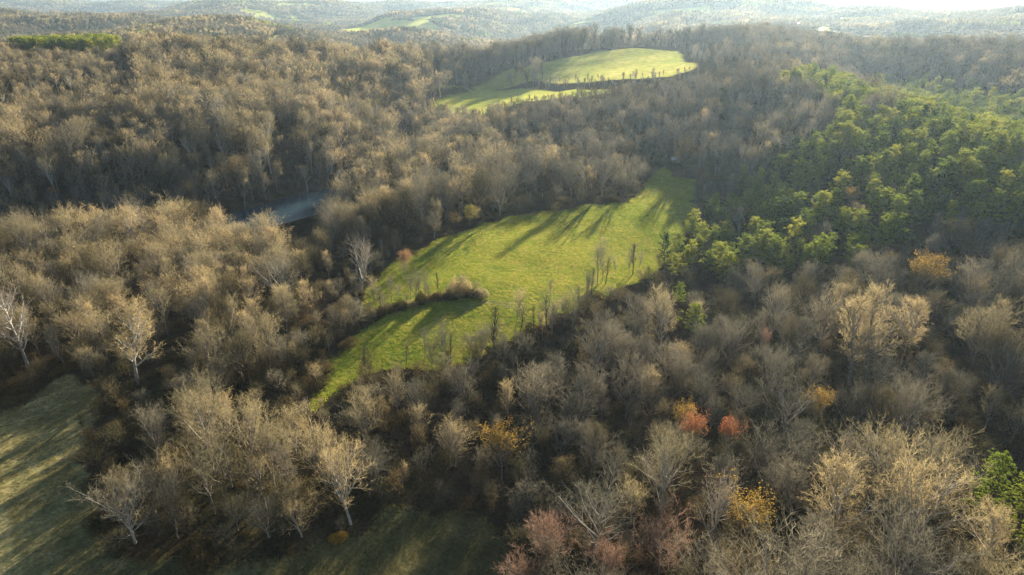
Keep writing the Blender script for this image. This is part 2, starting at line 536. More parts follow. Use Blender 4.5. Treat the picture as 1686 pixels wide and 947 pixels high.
def grow_pine(seed, H, width=.24, start=.28, n=44, clumps=7, needles=12, sz=.62, taper=1.0):
    rng = random.Random(seed)
    wood, leaf = Shape(), Shape()
    r0 = H * .014
    tp, p = [], Vector((0, 0, -1))
    for k in range(8):
        tp.append(p.copy())
        p = p + Vector((rng.uniform(-.12, .12), rng.uniform(-.12, .12), (H + 1) / 7.2))
    wood.tube(tp, [r0 * (1.1 - k / 8) for k in range(8)], 5)
    az = 0
    lop = rng.uniform(0, 6.28)
    for i in range(n):
        t = start + (.99 - start) * (i / n)
        x = t * 7
        k = min(int(x), 6)
        b = tp[k].lerp(tp[k + 1], x - k)
        az += 2.4 + rng.uniform(-.3, .3)
        f = (1 - t) / (1 - start)
        L = H * width * (min(1, (f * 1.35 + .12)) ** taper) * rng.uniform(.55, 1.2) * (1 + .18 * math.cos(az - lop))
        if f > .85:
            L *= .75
        d = rnd_dir(rng, Vector((0, 0, 1)), R(42 + 45 * f + rng.uniform(-8, 8)), az)
        e = b + d * L
        e2 = e + Vector((0, 0, L * .10))
        wood.tube([b, (b + e) * .5 - Vector((0, 0, L * .03)), e2], [r0 * .25, r0 * .15, r0 * .05], 3)
        for c in range(clumps):
            w = .28 + .72 * (c + rng.random()) / clumps
            q = b.lerp(e2, w) + Vector((rng.gauss(0, .34), rng.gauss(0, .34), rng.gauss(.08, .22))) * (L * .32 + .25)
            for g in range(needles):
                dd = Vector((rng.uniform(-1, 1), rng.uniform(-1, 1), rng.uniform(-.25, 1.1))).normalized()
                leaf.blade(q, q + dd * sz * rng.uniform(.6, 1.2), sz * .34, rng)
    return wood, leaf

def grow_bush(seed, r, h, n, tw=.05, size=.9):
    """many stems from the ground with twigs that fill an uneven dome"""
    rng = random.Random(seed)
    s = Shape()
    for i in range(n):
        a, q = rng.uniform(0, 6.28), math.sqrt(rng.random())
        top = h * math.sqrt(max(0, 1 - q * q * .85)) * rng.uniform(.55, 1.1) * (1 + .25 * math.sin(a * 2 + seed))
        p = Vector((math.cos(a) * q * r, math.sin(a) * q * r, top))
        dd = Vector((rng.uniform(-1, 1), rng.uniform(-1, 1), rng.uniform(0, 1.4))).normalized()
        s.blade(p - dd * size * .6, p + dd * size * rng.uniform(.3, .8), tw, rng)
        if i % 9 == 0:
            s.blade(Vector((p.x * .35, p.y * .35, -.3)), p, tw * 1.6, rng)
    return s

def me_of(name, shape, mat):
    return mesh_from(name, shape.v, shape.f, [mat])

def joined(name, parts):
    v, f, mi, off = [], [], [], 0
    for k, (s, m) in enumerate(parts):
        v += s.v
        f += [tuple(i + off for i in q) for q in s.f]
        mi += [k] * len(s.f)
        off += len(s.v)
    return mesh_from(name, v, f, [m for _, m in parts], mi)

# kinds of tree: name -> (trunk mesh, crown mesh, joined mesh, own height)
LIB = {}
def add_kind(key, wood, crown, wm, cm, H, extra=None):
    LIB[key] = dict(trunk=me_of('trunk_' + key, wood, wm), crown=me_of('crown_' + key, crown, cm),
                    all=joined('tree_' + key, [(wood, wm), (crown, cm)] + ([extra] if extra else [])), H=H,
                    leaves=me_of('leaves_' + key, extra[0], extra[1]) if extra else None)

SPECS = {'tan': ('tan', 'bark'), 'grey': ('grey', 'bark'), 'brown': ('brown', 'darkbark')}
BARE = []
_s = 10
for sp, (tm, bm) in SPECS.items():
    for form, H in (('round', 17), ('fan', 18), ('cone', 19), ('round', 15)) if sp != 'grey' else (('fan', 18), ('round', 17), ('cone', 19), ('spread', 15)):
        _s += 1
        w, t, tips = grow_tree(_s, H, form, tw=.042, n4=4, br=1.15)
        key = f'{sp}_{form}_{_s}'
        add_kind(key, w, t, M[bm], M[tm], H)
        LIB[key].update(sp=sp, form=form)
        BARE.append(key)
for key, form, H, tm, bm, seed, kw in (
        ('sycamore_a', 'cone', 21, 'pale', 'palebark', 51, dict(n3=5, n4=3, br=1.3)), ('sycamore_b', 'fan', 19, 'pale', 'palebark', 52, dict(n3=5, n4=3, br=1.4)),
        ('tulip', 'cone', 19, 'tan', 'palebark', 53, dict(br=1.2)), ('wide', 'spread', 15, 'grey', 'palebark', 54, dict(br=1.25, n2=9)),
        ('upright', 'fan', 18, 'tan', 'palebark', 55, dict(br=1.15)),
        ('rose_a', 'round', 13, 'rose', 'bark', 56, dict(n4=6)), ('rose_b', 'spread', 12, 'rose', 'bark', 57, dict(n4=6)),
        ('slim_a', 'slim', 13, 'brown', 'darkbark', 61, dict(n2=6, n3=3, n4=2)), ('slim_b', 'slim', 12, 'grey', 'darkbark', 62, dict(n2=5, n3=3, n4=2)),
        ('slim_c', 'fan', 10, 'grey', 'bark', 63, dict(n2=5, n3=3, n4=1, br=.7)),
        ('slim_d', 'tall', 13, 'tan', 'bark', 64, dict(n2=5, n3=4, n4=2, br=.75)), ('slim_e', 'tall', 12, 'grey', 'bark', 65, dict(n2=5, n3=3, n4=2, br=.8))):
    w, t, tips = grow_tree(seed, H, form, tw=.042, **kw)
    add_kind(key, w, t, M[bm], M[tm], H)
for key, form, H, tm, lm, seed, n, size, low, keep in (
        ('red_top', 'round', 13, 'brown', 'red', 71, 5, .34, .45, .9), ('gold_top', 'round', 14, 'brown', 'gold', 72, 4, .40, .40, .7),
        ('yellow_leaf', 'round', 11, 'tan', 'yellow', 73, 5, .42, .1, .9), ('orange_leaf', 'round', 11, 'tan', 'orange', 74, 4, .36, .3, .8)):
    w, t, tips = grow_tree(seed, H, form, tw=.05, n3=6, n4=3)
    add_kind(key, w, t, M['bark'], M[tm], H, (leaves_on(tips, seed, n, size, keep, low + .1), M[lm]))
PINES = []
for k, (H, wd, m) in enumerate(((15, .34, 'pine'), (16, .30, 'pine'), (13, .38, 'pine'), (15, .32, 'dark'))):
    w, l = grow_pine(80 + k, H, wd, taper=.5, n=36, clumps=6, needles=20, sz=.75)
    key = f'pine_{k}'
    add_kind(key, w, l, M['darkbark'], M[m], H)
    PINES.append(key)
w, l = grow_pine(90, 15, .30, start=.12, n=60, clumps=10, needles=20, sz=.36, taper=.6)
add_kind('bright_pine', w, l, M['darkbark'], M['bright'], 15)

def rest_mesh(name, parts):
    o = bpy.data.objects.new(name, joined(name, parts))
    return o

PROTO = bpy.data.collections.new('sources')                              # never linked to the scene: shapes for the uncountable masses
def proto(name, me):
    o = bpy.data.objects.new(name, me)
    PROTO.objects.link(o)
    return o

# ------------------------------------------------------------------ the land as one sheet of terrain, split by what covers it
def build_land():
    az = np.concatenate([np.linspace(-180, -52, 33)[:-1], np.linspace(-52, -40, 14)[:-1], np.linspace(-40, 40, 441)[:-1], np.linspace(40, 52, 14)[:-1], np.linspace(52, 180, 33)[:-1]])
    az = np.radians(az)
    rr = np.concatenate([[8, 20, 34, 48, 60], np.geomspace(70, 24000, 540)])
    A, Rr = np.meshgrid(az, rr)
    X, Y = np.sin(A) * Rr, np.cos(A) * Rr
    Z = height(X, Y)
    e, dry = clearing(X, Y)
    fo = far_open(X, Y)
    dry = np.where(fo > e, .55, dry)
    e2 = np.maximum(e, np.where(np.hypot(X, Y) > 700, fo, -99))
    # beyond 2.6 km some pasture here and there between the woods
    past = (fbm(X / 420, Y / 260, 5, 2) > .26) & (Rr > 2600)
    g = np.clip(.5 + e2 / np.where(Rr > 700, 12, 5), 0, 1)
    g = np.where(past, 1, g)
    nr, na = X.shape
    v = np.stack([X, Y, Z], -1).reshape(-1, 3)
    v = np.vstack([v, [[0, 0, float(height(0., 0.))]]])
    grass, dr = np.append(g.ravel(), 0), np.append(dry.ravel(), .3)
    i, j = np.meshgrid(np.arange(nr - 1), np.arange(na), indexing='ij')
    j2 = (j + 1) % na
    q = np.stack([i * na + j, i * na + j2, (i + 1) * na + j2, (i + 1) * na + j], -1).reshape(-1, 4)[:, ::-1]
    cx, cy = v[q].mean(1)[:, 0], v[q].mean(1)[:, 1]
    gm = grass[q].mean(1) > .5
    rc = np.hypot(cx, cy)
    who = np.zeros(len(q), int)
    who[gm & (edge_dist(cx, cy, MEADOW) > -6)] = 1
    who[gm & (edge_dist(cx, cy, LOWER) > -6) & (who == 0)] = 2
    who[gm & ((edge_dist(cx, cy, FARFIELD) > -8) | (edge_dist(cx, cy, STRIP) > -8)) & (who == 0)] = 3
    who[gm & (who == 0) & (rc > 700)] = 4
    who[(who == 0) & (rc > 1250)] = 5
    tri = [(len(v) - 1, (k + 1) % na, k) for k in range(na)]
    for k, nm in enumerate(('forest_floor', 'meadow', 'shaded_meadow', 'hilltop_meadow', 'distant_pasture', 'hills')):
        qq = q[who == k]
        used, inv = np.unique(qq.ravel(), return_inverse=True)
        fs = [tuple(t) for t in inv.reshape(-1, 4).tolist()]
        vv = v[used]
        ga, da = grass[used], dr[used]
        if k == 0:
            base = len(vv)
            lut = {int(u): n for n, u in enumerate(used)}
            vv = np.vstack([vv, v[-1]])
            ga, da = np.append(ga, 0), np.append(da, 0)
            fs += [(base, lut[b][0] if isinstance(lut[b], tuple) else lut[b], lut[c]) for _, b, c in tri if b in lut and c in lut]
        me = mesh_from(nm, vv, fs, [M['ground']], smooth=True)
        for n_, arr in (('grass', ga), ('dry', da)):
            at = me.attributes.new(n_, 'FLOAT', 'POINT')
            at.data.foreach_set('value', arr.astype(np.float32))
        o = bpy.data.objects.new(nm, me)
        o['kind'] = 'structure'
        C.objects.link(o)
build_land()

# the creek in the valley, a level sheet that the banks cut off
def build_creek():
    pts = RIVER[1:7]
    v, f = [], []
    for k, (x, y) in enumerate(pts):
        a = pts[max(k - 1, 0)]; b = pts[min(k + 1, len(pts) - 1)]
        dx, dy = b[0] - a[0], b[1] - a[1]
        l = math.hypot(dx, dy)
        w = 26
        v += [(x - dy / l * w, y + dx / l * w, WATER_Z), (x + dy / l * w, y - dx / l * w, WATER_Z)]
        if k:
            f.append((2 * k - 2, 2 * k - 1, 2 * k + 1, 2 * k))
    o = bpy.data.objects.new('creek_water', mesh_from('creek_water', v, f, [M['water']]))
    o['kind'] = 'structure'
    C.objects.link(o)
build_creek()

def build_lane(name, line, w, mat='gravel', lift=.45, side=0.0):
    P_ = []
    for (a, b), (c, d) in zip(line[:-1], line[1:]):
        n = max(2, int(math.hypot(c - a, d - b) / 12))
        P_ += [(a + (c - a) * k / n, b + (d - b) * k / n) for k in range(n)]
    P_.append(line[-1])
    v, f = [], []
    for k, (x, y) in enumerate(P_):
        a = P_[max(k - 1, 0)]; b = P_[min(k + 1, len(P_) - 1)]
        dx, dy = b[0] - a[0], b[1] - a[1]
        l = math.hypot(dx, dy) + 1e-6
        for s in (-1, 1):
            X, Y = x - (s * w + side) * dy / l, y + (s * w + side) * dx / l
            v.append((X, Y, float(height(X, Y)) + lift))
        if k:
            f.append((2 * k - 2, 2 * k, 2 * k + 1, 2 * k - 1))
    o = bpy.data.objects.new(name, mesh_from(name, v, f, [M[mat]]))
    o['kind'] = 'structure'
    C.objects.link(o)
build_lane('gravel_road', LANE, 5)
build_lane('driveway', SPUR, 5)
TRACK = P((842, 503), (815, 499), (792, 497), (776, 503), (762, 512))
for sd in (-.95, .95):
    build_lane('dirt_track', TRACK, .32, 'trackdirt', .10, sd)

# ------------------------------------------------------------------ things and their parts
def tag(o, label=None, cat=None, group=None, kind=None):
    for k, v in (('label', label), ('category', cat), ('group', group), ('kind', kind)):
        if v:
            o[k] = v
    return o

SEEN = []           # and how far down the photograph shows them
TAKEN = []          # (x, y, radius) of the trees placed by hand

def plant(name, key, x, y, H, rz=0.0, label=None, cat='tree', group=None, wide=1.0, lean=(0, 0), z=None):
    K = LIB[key]
    s = H / K['H']
    root = bpy.data.objects.new(name, None)
    root.empty_display_size = 1
    root.location = (x, y, float(height(x, y)) if z is None else z)
    root.rotation_euler = (lean[0], lean[1], rz)
    root.scale = (s * wide, s * wide, s)
    C.objects.link(root)
    for part, me in (('trunk', K['trunk']), ('crown', K['crown']), ('leaves', K['leaves'])):
        if me is None:
            continue
        o = bpy.data.objects.new(part, me)
        o.parent = root
        C.objects.link(o)
    return tag(root, label, cat, group)

def hero(name, key, px, py, H, label, rz=0.0, wide=1.0, group=None, r=5.0, cat='tree', lean=(0, 0)):
    """px, py: where the photograph shows the top of the crown"""
    x, y = ground(px, py, H * .98)
    TAKEN.append((x, y, r * wide))
    if py > 330:
        SEEN.append((x, y, H, r * wide))
    return plant(name, key, x, y, H, rz, label, cat, group, wide, lean)

hero('bare_tree', 'tulip', 200, 516, 22, 'tall narrow golden-brown tree with pale trunk between the lower left field and the left wood', .4, 1.15)
hero('bare_tree', 'sycamore_b', 590, 405, 18, 'white-limbed bare tree at the left end of the sunlit meadow', 1.2, .9)
hero('bare_tree', 'sycamore_a', 12, 492, 22, 'pale-trunked tree cut by the left edge above the lower left field', 2.1)
hero('bare_tree', 'sycamore_a', 357, 168, 26, 'tall tree with white trunk rising from the golden hillside wood', .3, .8)
hero('bare_tree', 'tulip', 265, 262, 21, 'pale-trunked tree on the hillside above the left bank of the creek', 1.3)
hero('bare_tree', 'tulip', 505, 192, 22, 'pointed pale tan tree at the right end of the golden hillside wood', 2.0, 1.2)
hero('bare_tree', 'tulip', 215, 352, 21, 'pale golden pointed tree left of the creek, below the hillside', 2.6, 1.1)
hero('bare_tree', 'wide', 455, 432, 15, 'broad grey-brown rounded tree between the creek pool and the meadow hedge', .9, 1.1)
hero('bare_tree', 'tulip', 575, 118, 21, 'pale cream tree in front of the dark tall wood left of the hilltop field', .2)
hero('bare_tree', BARE[0], 262, 485, 14, 'rounded tan tree right of the tall golden-brown one', 1.7)
hero('bare_tree', BARE[3], 335, 756, 14, 'golden tan round-headed tree near the bottom of the left wood', .7, 1.15)
hero('bare_tree', BARE[0], 425, 762, 12, 'small tan tree just right of the golden round-headed one above the lower clearing', 2.2)
hero('bare_tree', 'upright', 565, 756, 17, 'tan tree with many upright pale branches beside the yellow bush at the bottom', 1.1)
hero('bare_tree', 'wide', 200, 808, 13, 'grey tree with crooked pale limbs at the lower left corner of the wood', 3.1, 1.1)
hero('bare_tree', BARE[1], 595, 662, 14, 'tan fan-headed tree with drooping twigs left of the dark hollow', 2.9)
hero('bare_tree', BARE[4], 888, 625, 17, 'grey fan-shaped tree standing alone in the dark hollow below the meadow', 4.0)
hero('bare_tree', 'wide', 985, 562, 13, 'grey dome-shaped tree below the right end of the meadow', 2.4, .95)
hero('bare_tree', BARE[4], 1200, 540, 17, 'large grey fan-shaped tree left of the red-leaved tuft', .8, 1.1)
hero('bare_tree', BARE[6], 1325, 536, 16, 'conical grey tree with fine sprays right of the red-leaved tuft', 1.5, 1.3)
hero('bare_tree', 'wide', 1285, 484, 14, 'wide pale grey dome-shaped tree above the large fan-shaped one', 3.3, .95)
hero('bare_tree', BARE[5], 1458, 436, 18, 'large round grey-tan tree beside the gold-leaved tree', 5.1, 1.15)
hero('bare_tree', 'tulip', 1508, 500, 20, 'tall tan cone-shaped tree below the gold-leaved tree', 3.9, 1.1)
hero('bare_tree', BARE[5], 1440, 598, 15, 'round dark grey tree with pale limbs below the tall tan cone-shaped tree', 2.0, 1.2)
hero('bare_tree', BARE[6], 1515, 590, 16, 'narrow grey tree directly below the tall tan cone-shaped tree', .1)
hero('bare_tree', 'upright', 1095, 736, 19, 'golden-topped tree with white trunk and rising limbs right of the dark hollow', 4.4, .95)
hero('bare_tree', 'wide', 985, 815, 15, 'wide-spreading grey-green tree with pale fanning limbs behind the rose-budded bushes', .5, 1.15)
hero('bare_tree', 'sycamore_b', 1180, 797, 16, 'pale-limbed tree beside the rusty gold tree near the bottom edge', 5.7, .8)
hero('bare_tree', 'tulip', 1408, 788, 21, 'tall tan tree with a grey trunk, left of the big lower right pair', 1.9, 1.15)
hero('bare_tree', 'upright', 1476, 727, 20, 'tree with a pale leaning trunk and brown-tipped fan crown, left of the big pair', 2.7, .9, lean=(0, .08))
hero('bare_tree', BARE[1], 1552, 740, 20, 'brown-tipped fan-crowned tree, right of the pale leaning trunk', 1.0, .95)
hero('bare_tree', 'upright', 1535, 800, 22, 'largest pale tan tree of the lower right corner with a white forked trunk', .2, 1.1)
hero('bare_tree', 'tulip', 1650, 845, 18, 'pale-trunked tree cut by the bottom right corner, under the bright green pines', 3.2, 1.1)
hero('bare_tree', 'wide', 1305, 640, 15, 'many-stemmed greenish grey tree below the conical grey one', 4.1, 1)
hero('bare_tree', BARE[7], 1258, 722, 12, 'small pale grey tree right of the two red-topped trees', 2.5, .9)
hero('bare_tree', 'rose_a', 905, 872, 12, 'rose-budded tree at the bottom edge in front of the wide-spreading grey-green tree', .9, 1.2)
hero('bare_tree', 'rose_b', 1092, 872, 11, 'broad rose-brown budded tree at the bottom edge under the golden-topped tree', 2.2, 1.1)
hero('bare_tree', 'rose_a', 1000, 905, 10, 'low rose-budded tree between the two larger rose ones at the bottom edge', 4.2, 1.1)
hero('bare_tree', 'rose_b', 860, 925, 9, 'small rose-red tree furthest left of the budded ones at the bottom edge', 5.2, 1)
hero('bare_tree', 'red_top', 1204, 708, 12, 'tree with a round bright orange-red top, the right one of two', .2, .58)
hero('bare_tree', 'red_top', 1143, 700, 13, 'tree with a rust-red top, the left one of two', 1.9, .65)
hero('bare_tree', 'rose_a', 1262, 552, 10, 'small dull red-topped tree between the fan-shaped and the conical grey trees', 3.5, .5)
hero('bare_tree', 'gold_top', 1530, 438, 16, 'tree still holding gold-brown leaves at the right, above the tall tan cone-shaped tree', .7, 1.15)
hero('bare_tree', 'gold_top', 826, 718, 13, 'tree with ochre yellow top in the middle of the dark hollow', 2.3, 1.05)
hero('bare_tree', 'gold_top', 1235, 838, 12, 'rusty gold tree right of the pale-limbed one near the bottom edge', 4.1, 1.2)
hero('bare_tree', 'gold_top', 1350, 655, 11, 'small rust-gold tree right of the many-stemmed greenish one', 5.5, .8)
hero('bare_tree', 'gold_top', 1130, 680, 11, 'ochre-tinted tree just behind the rust-red topped one', .5, .8)
hero('bare_tree', 'gold_top', 1405, 318, 11, 'pale gold tuft-headed tree among the mixed pines', 1.6, .8)
hero('bare_tree', 'yellow_leaf', 773, 345, 8, 'small yellow-leaved tree at the far left edge of the sunlit meadow', .2, .95, r=3)
hero('bare_tree', 'orange_leaf', 665, 424, 9, 'small pale orange-leaved tree beside the hedge left of the meadow', 1.2, .7, r=3)
hero('bare_tree', 'red_top', 88, 316, 11, 'bright red tree at the foot of the golden hillside on the left', 1.3, .7)
hero('bare_tree', 'gold_top', 622, 165, 14, 'orange-brown leaved tree in the valley wood left of the hilltop field', 3.3, .7)
hero('bare_tree', 'upright', 1095, 490, 19, 'tall bare tree with white trunk beside the pines at the right end of the meadow', 2.2, .9)

PINE_NOTES = [
    ('pine_3', 1098, 386, 14, .2, .8, 'dark pine leaning over the right corner of the sunlit meadow'),
    ('pine_0', 1148, 505, 13, 1.3, 1.1, 'yellow-green pine by the grassy gap below the meadow'),
    ('pine_2', 1120, 470, 9, 2.3, 1.0, 'small green pine behind the white-trunked bare tree'),
    ('pine_0', 1304, 422, 9, 3.3, .8, 'small bright pine alone among grey trees above the wide grey dome'),
    ('pine_2', 1420, 352, 14, 4.3, 1.3, 'broad bright green pine at the centre of the mixed wood'),
    ('pine_1', 1395, 345, 14, 5.3, 1.0, 'darker pine touching the left of the broad bright green one'),
    ('pine_0', 1245, 408, 12, .6, .9, 'dense pine left of the small bright one'),
    ('pine_2', 1180, 322, 11, 1.7, 1.0, 'pine at the right edge of the meadow near its narrow top'),
    ('pine_0', 1205, 320, 12, 2.8, 1.0, 'pine behind the one at the meadow’s narrow top'),
    ('pine_2', 1485, 318, 11, 3.9, .9, 'lone yellow-green pine right of the gold tuft-headed tree'),
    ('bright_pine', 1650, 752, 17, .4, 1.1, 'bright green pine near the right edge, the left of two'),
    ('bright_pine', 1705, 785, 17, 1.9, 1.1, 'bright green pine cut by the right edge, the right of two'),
]
n_pine_hero = len(PINE_NOTES)
for key, px, py, H, rz, wd, lab in PINE_NOTES:
    hero('pine_tree', key, px, py, H, lab, rz, wd)

# slender trees along the lower edge of the meadow: foot pixel, height
SLIM = [(848, 553, 14), (856, 556, 11), (878, 556, 10), (905, 500, 8), (943, 540, 12), (893, 560, 9), (901, 548, 13), (908, 555, 11), (922, 540, 8), (930, 536, 10), (983, 470, 14), (992, 463, 15), (997, 468, 10), (1015, 462, 9),
        (952, 512, 9), (963, 500, 11), (968, 497, 8), (973, 488, 10), (1035, 450, 10), (1042, 452, 12), (1050, 455, 9), (812, 585, 15), (792, 592, 10), (735, 598, 12), (741, 596, 9), (700, 590, 9), (728, 602, 10), (772, 590, 7), (722, 487, 8), (700, 494, 9),
        (690, 490, 7), (684, 498, 10), (676, 496, 8), (645, 500, 9), (655, 504, 7), (620, 515, 11), (628, 512, 8), (668, 610, 8), (600, 618, 9)]
SLIM.sort(key=lambda t: t[0])
ORD = ['first', 'second', 'third', 'fourth', 'fifth', 'sixth', 'seventh', 'eighth', 'ninth', 'tenth', 'eleventh', 'twelfth', 'thirteenth', 'fourteenth', 'fifteenth', 'sixteenth', 'seventeenth', 'eighteenth', 'nineteenth', 'twentieth', 'twenty-first']
for k, (px, py, H) in enumerate(SLIM):
    x, y = ground(px, py)
    TAKEN.append((x, y, 1.0))
    half = k < len(SLIM) // 2
    n = k if half else len(SLIM) - 1 - k
    side = 'left' if half else 'right'
    nm = ('slim_a', 'slim_b', 'slim_c', 'slim_d', 'slim_e')[(k * 3 + k // 4) % 5]
    plant('bare_sapling', nm, x, y, H, k * 1.3, f'thin dark bare young tree, {ORD[n]} from the {side} along the lower meadow edge', 'tree', 'slender young trees along the meadow edge', .7 + .6 * ((k * 7) % 5) / 5, (.05 * math.sin(k * 2.1), .06 * math.cos(k * 1.3)))

# bushes that stand out
BUSH = {k: me_of('bush_' + k, grow_bush(s, r, h, n, tw, size), M[m]) for k, s, r, h, n, tw, size, m in (
    ('brown', 5, 3.6, 3.4, 1900, .10, .8, 'brush'), ('tan', 6, 3.2, 4.2, 1900, .09, .8, 'tan'), ('gold', 7, 1.6, 1.7, 900, .12, .35, 'gold'), ('olive', 8, 3.0, 2.6, 1500, .12, .6, 'brush'))}
def bush(kind, px, py, s, label, rz=0., group=None):
    x, y = ground(px, py)
    o = bpy.data.objects.new('bush', BUSH[kind])
    o.location = (x, y, float(height(x, y)) - .1)
    o.rotation_euler = (0, 0, rz)
    k_ = (math.sin(px * 1.7) * .22, math.cos(px * 2.3) * .3)
    o.scale = (s * (1 + k_[0]), s * (1 - k_[0]), s * (1 + k_[1]))
    C.objects.link(o)
    tag(o, label, 'bush', group)
HB = [(788, 490, 1.0, 'tan'), (772, 488, 1.15, 'brown'), (757, 488, 1.2, 'tan'), (742, 492, .95, 'brown'), (728, 492, .9, 'brown'), (712, 494, .8, 'brown'), (694, 500, .8, 'brown'), (676, 505, .7, 'tan'),
      (658, 510, .75, 'brown'), (640, 515, .8, 'brown'), (622, 522, .9, 'brown'), (606, 528, .9, 'tan')]
for k, (px, py, s, kd) in enumerate(HB):
    bush(kd, px, py, s, f'brown bush of the hedge jutting into the meadow, {ORD[k]} from its right end', k * 1.1, 'bushes of the meadow hedge')
for k, (px, py, H) in enumerate(((782, 486, 4.5), (764, 486, 6.5), (750, 488, 5), (735, 492, 4), (708, 496, 5.5), (668, 508, 5), (632, 518, 6), (612, 524, 5))):
    x, y = ground(px, py)
    plant('bare_sapling', ('slim_c', 'slim_e', 'slim_d')[k % 3], x, y, H, k * 2.2, f'small bare sapling rising from the meadow hedge, {ORD[k]} from the hedge’s right end', 'tree', 'saplings in the hedge', 1.6, (.12 * math.sin(k * 3), .1))
bush('gold', 556, 888, 1.2, 'small golden-yellow bush at the edge of the bottom clearing', .2)
bush('gold', 490, 705, 1.7, 'golden brown bracken clump where the grassy track enters the wood', 1.2)
bush('olive', 330, 925, 1.5, 'straggly grey-brown bush by itself on the bottom clearing', 2.1)
bush('olive', 1600, 640, 1.3, 'mossy ochre bush in the gap left of the right edge', 3.1)
bush('olive', 1650, 668, 1.1, 'low ochre bush below the mossy one near the right edge', 4.1)

# ------------------------------------------------------------------ where the woods grow
rs = np.random.RandomState(7)
def scatter(step, r0, r1, az_max, jit=.42):
    n = int(r1 / step) + 1
    gx, gy = np.meshgrid(np.arange(-n, n + 1), np.arange(-4, n + 1))
    x = (gx + (gy % 2) * .5 + rs.uniform(-jit, jit, gx.shape)) * step
    y = (gy + rs.uniform(-jit, jit, gx.shape)) * step
    r = np.hypot(x, y)
    m = (r > r0) & (r < r1) & (np.abs(np.arctan2(x, y)) < R(az_max))
    return x[m], y[m]

NEAR_R = 1250
x, y = scatter(7.3, 62, NEAR_R, 46, .46)
_k = (x < 40) | (rs.rand(len(x)) < .78)
x, y = x[_k], y[_k]
z = height(x, y)
e, _ = clearing(x, y)
dW, _ = dist_poly(x, y, RIVER)
ok = (e < -2.0) & (z > WATER_Z + .3) & (inpoly(x, y, GAP) == 0)
pool_edge = ok & True
# clear of the trees placed by hand
for tx, ty, tr in TAKEN:
    ok &= np.hypot(x - tx, y - ty) > max(tr, 1.5)
ok &= (far_open(x, y) < 0) | (np.hypot(x, y) < 700)
x, y, z, e = x[ok], y[ok], z[ok], e[ok]
r = np.hypot(x, y)
ed, em = edge_dist(x, y, PINE_DENSE), edge_dist(x, y, PINE_MIX)
clump = fbm(x / 34, y / 34, 55, 2)
u1 = rs.rand(len(x))
is_pine = ((ed > 0) & (clump > -.30)) | ((em > -4) & (clump + u1 * .25 > -.09)) | (edge_dist(x, y, PINE_STRIP) > -4)
dR, _ = dist_poly(x, y, RAVINE)
Hs = rs.triangular(7, 15, 22.5, len(x)) * (1 + .35 * fbm(x / 70, y / 70, 91, 2))
Hs = Hs * np.where((x < -60) & (y > 380), 1.12, 1)                      # tall woods on the hillside and the plateau
Hs = Hs * np.where((edge_dist(x, y, FARFIELD) > -90) & (x < 170) & (y > 690), 1.4, 1)
near_front = (r < 175) & (x > 0)
Hs = Hs * np.where(near_front, 1.05, 1)
Hs = Hs * np.where(e > -7, .75, 1)
Hs = np.where((np.hypot((x + 106 + (y - 330) * .31) / 15, (y - 330) / 72) < 1) & ~is_pine, rs.uniform(4, 7, len(x)), Hs)   # low growth before the pool
for _pl, _w in ((FARFIELD, 110), (STRIP, 60)):
    _d = -edge_dist(x, y, _pl)
    _cx, _cy = np.mean(_pl, 0)
    Hs = np.where((_d < _w) & (r < math.hypot(_cx, _cy)) & (x > -40), rs.uniform(5, 9, len(x)), Hs)
_c = np.mean(FARFIELD, 0)
Hs = np.where((-edge_dist(x, y, FARFIELD) < 75) & (y > _c[1]) & (x > 95), rs.uniform(4, 7, len(x)), Hs)
_lat, _al = (x + 124) * .953 + (y - 388) * .304, -(x + 124) * .304 + (y - 388) * .953
Hs = np.where((np.abs(_lat) < 8) & (_al > 5) & (_al < 125), rs.uniform(3, 5.5, len(x)), Hs)
# young, low growth just south of the meadow and around it
dm = -edge_dist(x, y, MEADOW)
sx, sy = sdir.x * 26, sdir.y * 26
sunward = (inpoly(x - sx, y - sy, MEADOW) | inpoly(x - sx * .5, y - sy * .5, MEADOW)) & (dm > 0)
Hs = np.where((dm < 18) & ~sunward, rs.uniform(3.5, 8, len(x)), Hs)
Hs = np.where(sunward, rs.uniform(15, 21, len(x)), Hs)
Hs = Hs * np.where((np.abs(x - 60) < 170) & (y > 320) & (y < 640) & ~is_pine & ~sunward, .85, 1)
Hs = np.where(is_pine, np.clip(Hs, 12, 16.5), Hs)
Hs = np.where((em > -4) & ~is_pine, Hs * .72, Hs)
Hs = np.where((em < -4) & (em > -40) & ~is_pine & (y < 330), Hs * .78, Hs)     # lower growth in front of the mixed pines
Hs = np.where((x < 10) & (r < 300) & (y < 290), Hs * .80, Hs)
hollow = (dR < 30) & (y < 230) & ~is_pine
Hs = np.where(hollow, Hs * .8, Hs)
big = (x > 30) & (r < 235) & ~is_pine & ~hollow
Hs = np.where(big, Hs * 1.2, Hs)
lowsun = inpoly(x - sdir.x * 34, y - sdir.y * 34, LOWER) & (x < -60)
hedge_far = (y > 520) & (edge_dist(x, y, FARFIELD) > -26) | (y > 520) & (edge_dist(x, y, STRIP) > -22)
gone = (hedge_far & (rs.rand(len(x)) < .45)) | (lowsun & (fbm(x / 14, y / 60, 8, 1) > .14)) | (hollow & (rs.rand(len(x)) < .22)) | (big & (rs.rand(len(x)) < .36)) | (sunward & (rs.rand(len(x)) < .5))
strip = edge_dist(x, y, PINE_STRIP) > -4
Hs = np.where(strip, 19, Hs)
Hs = np.where((np.abs(x / r - np.mean(PINE_STRIP, 0)[0] / math.hypot(*np.mean(PINE_STRIP, 0))) < .07) & (r > 560) & ~strip, Hs * .6, Hs)
warm = 1 - sstep(x / r, -.25, .10) * .84  # more tan to the left: partly species, partly sunlit tone put into the colour
u2 = rs.rand(len(x))
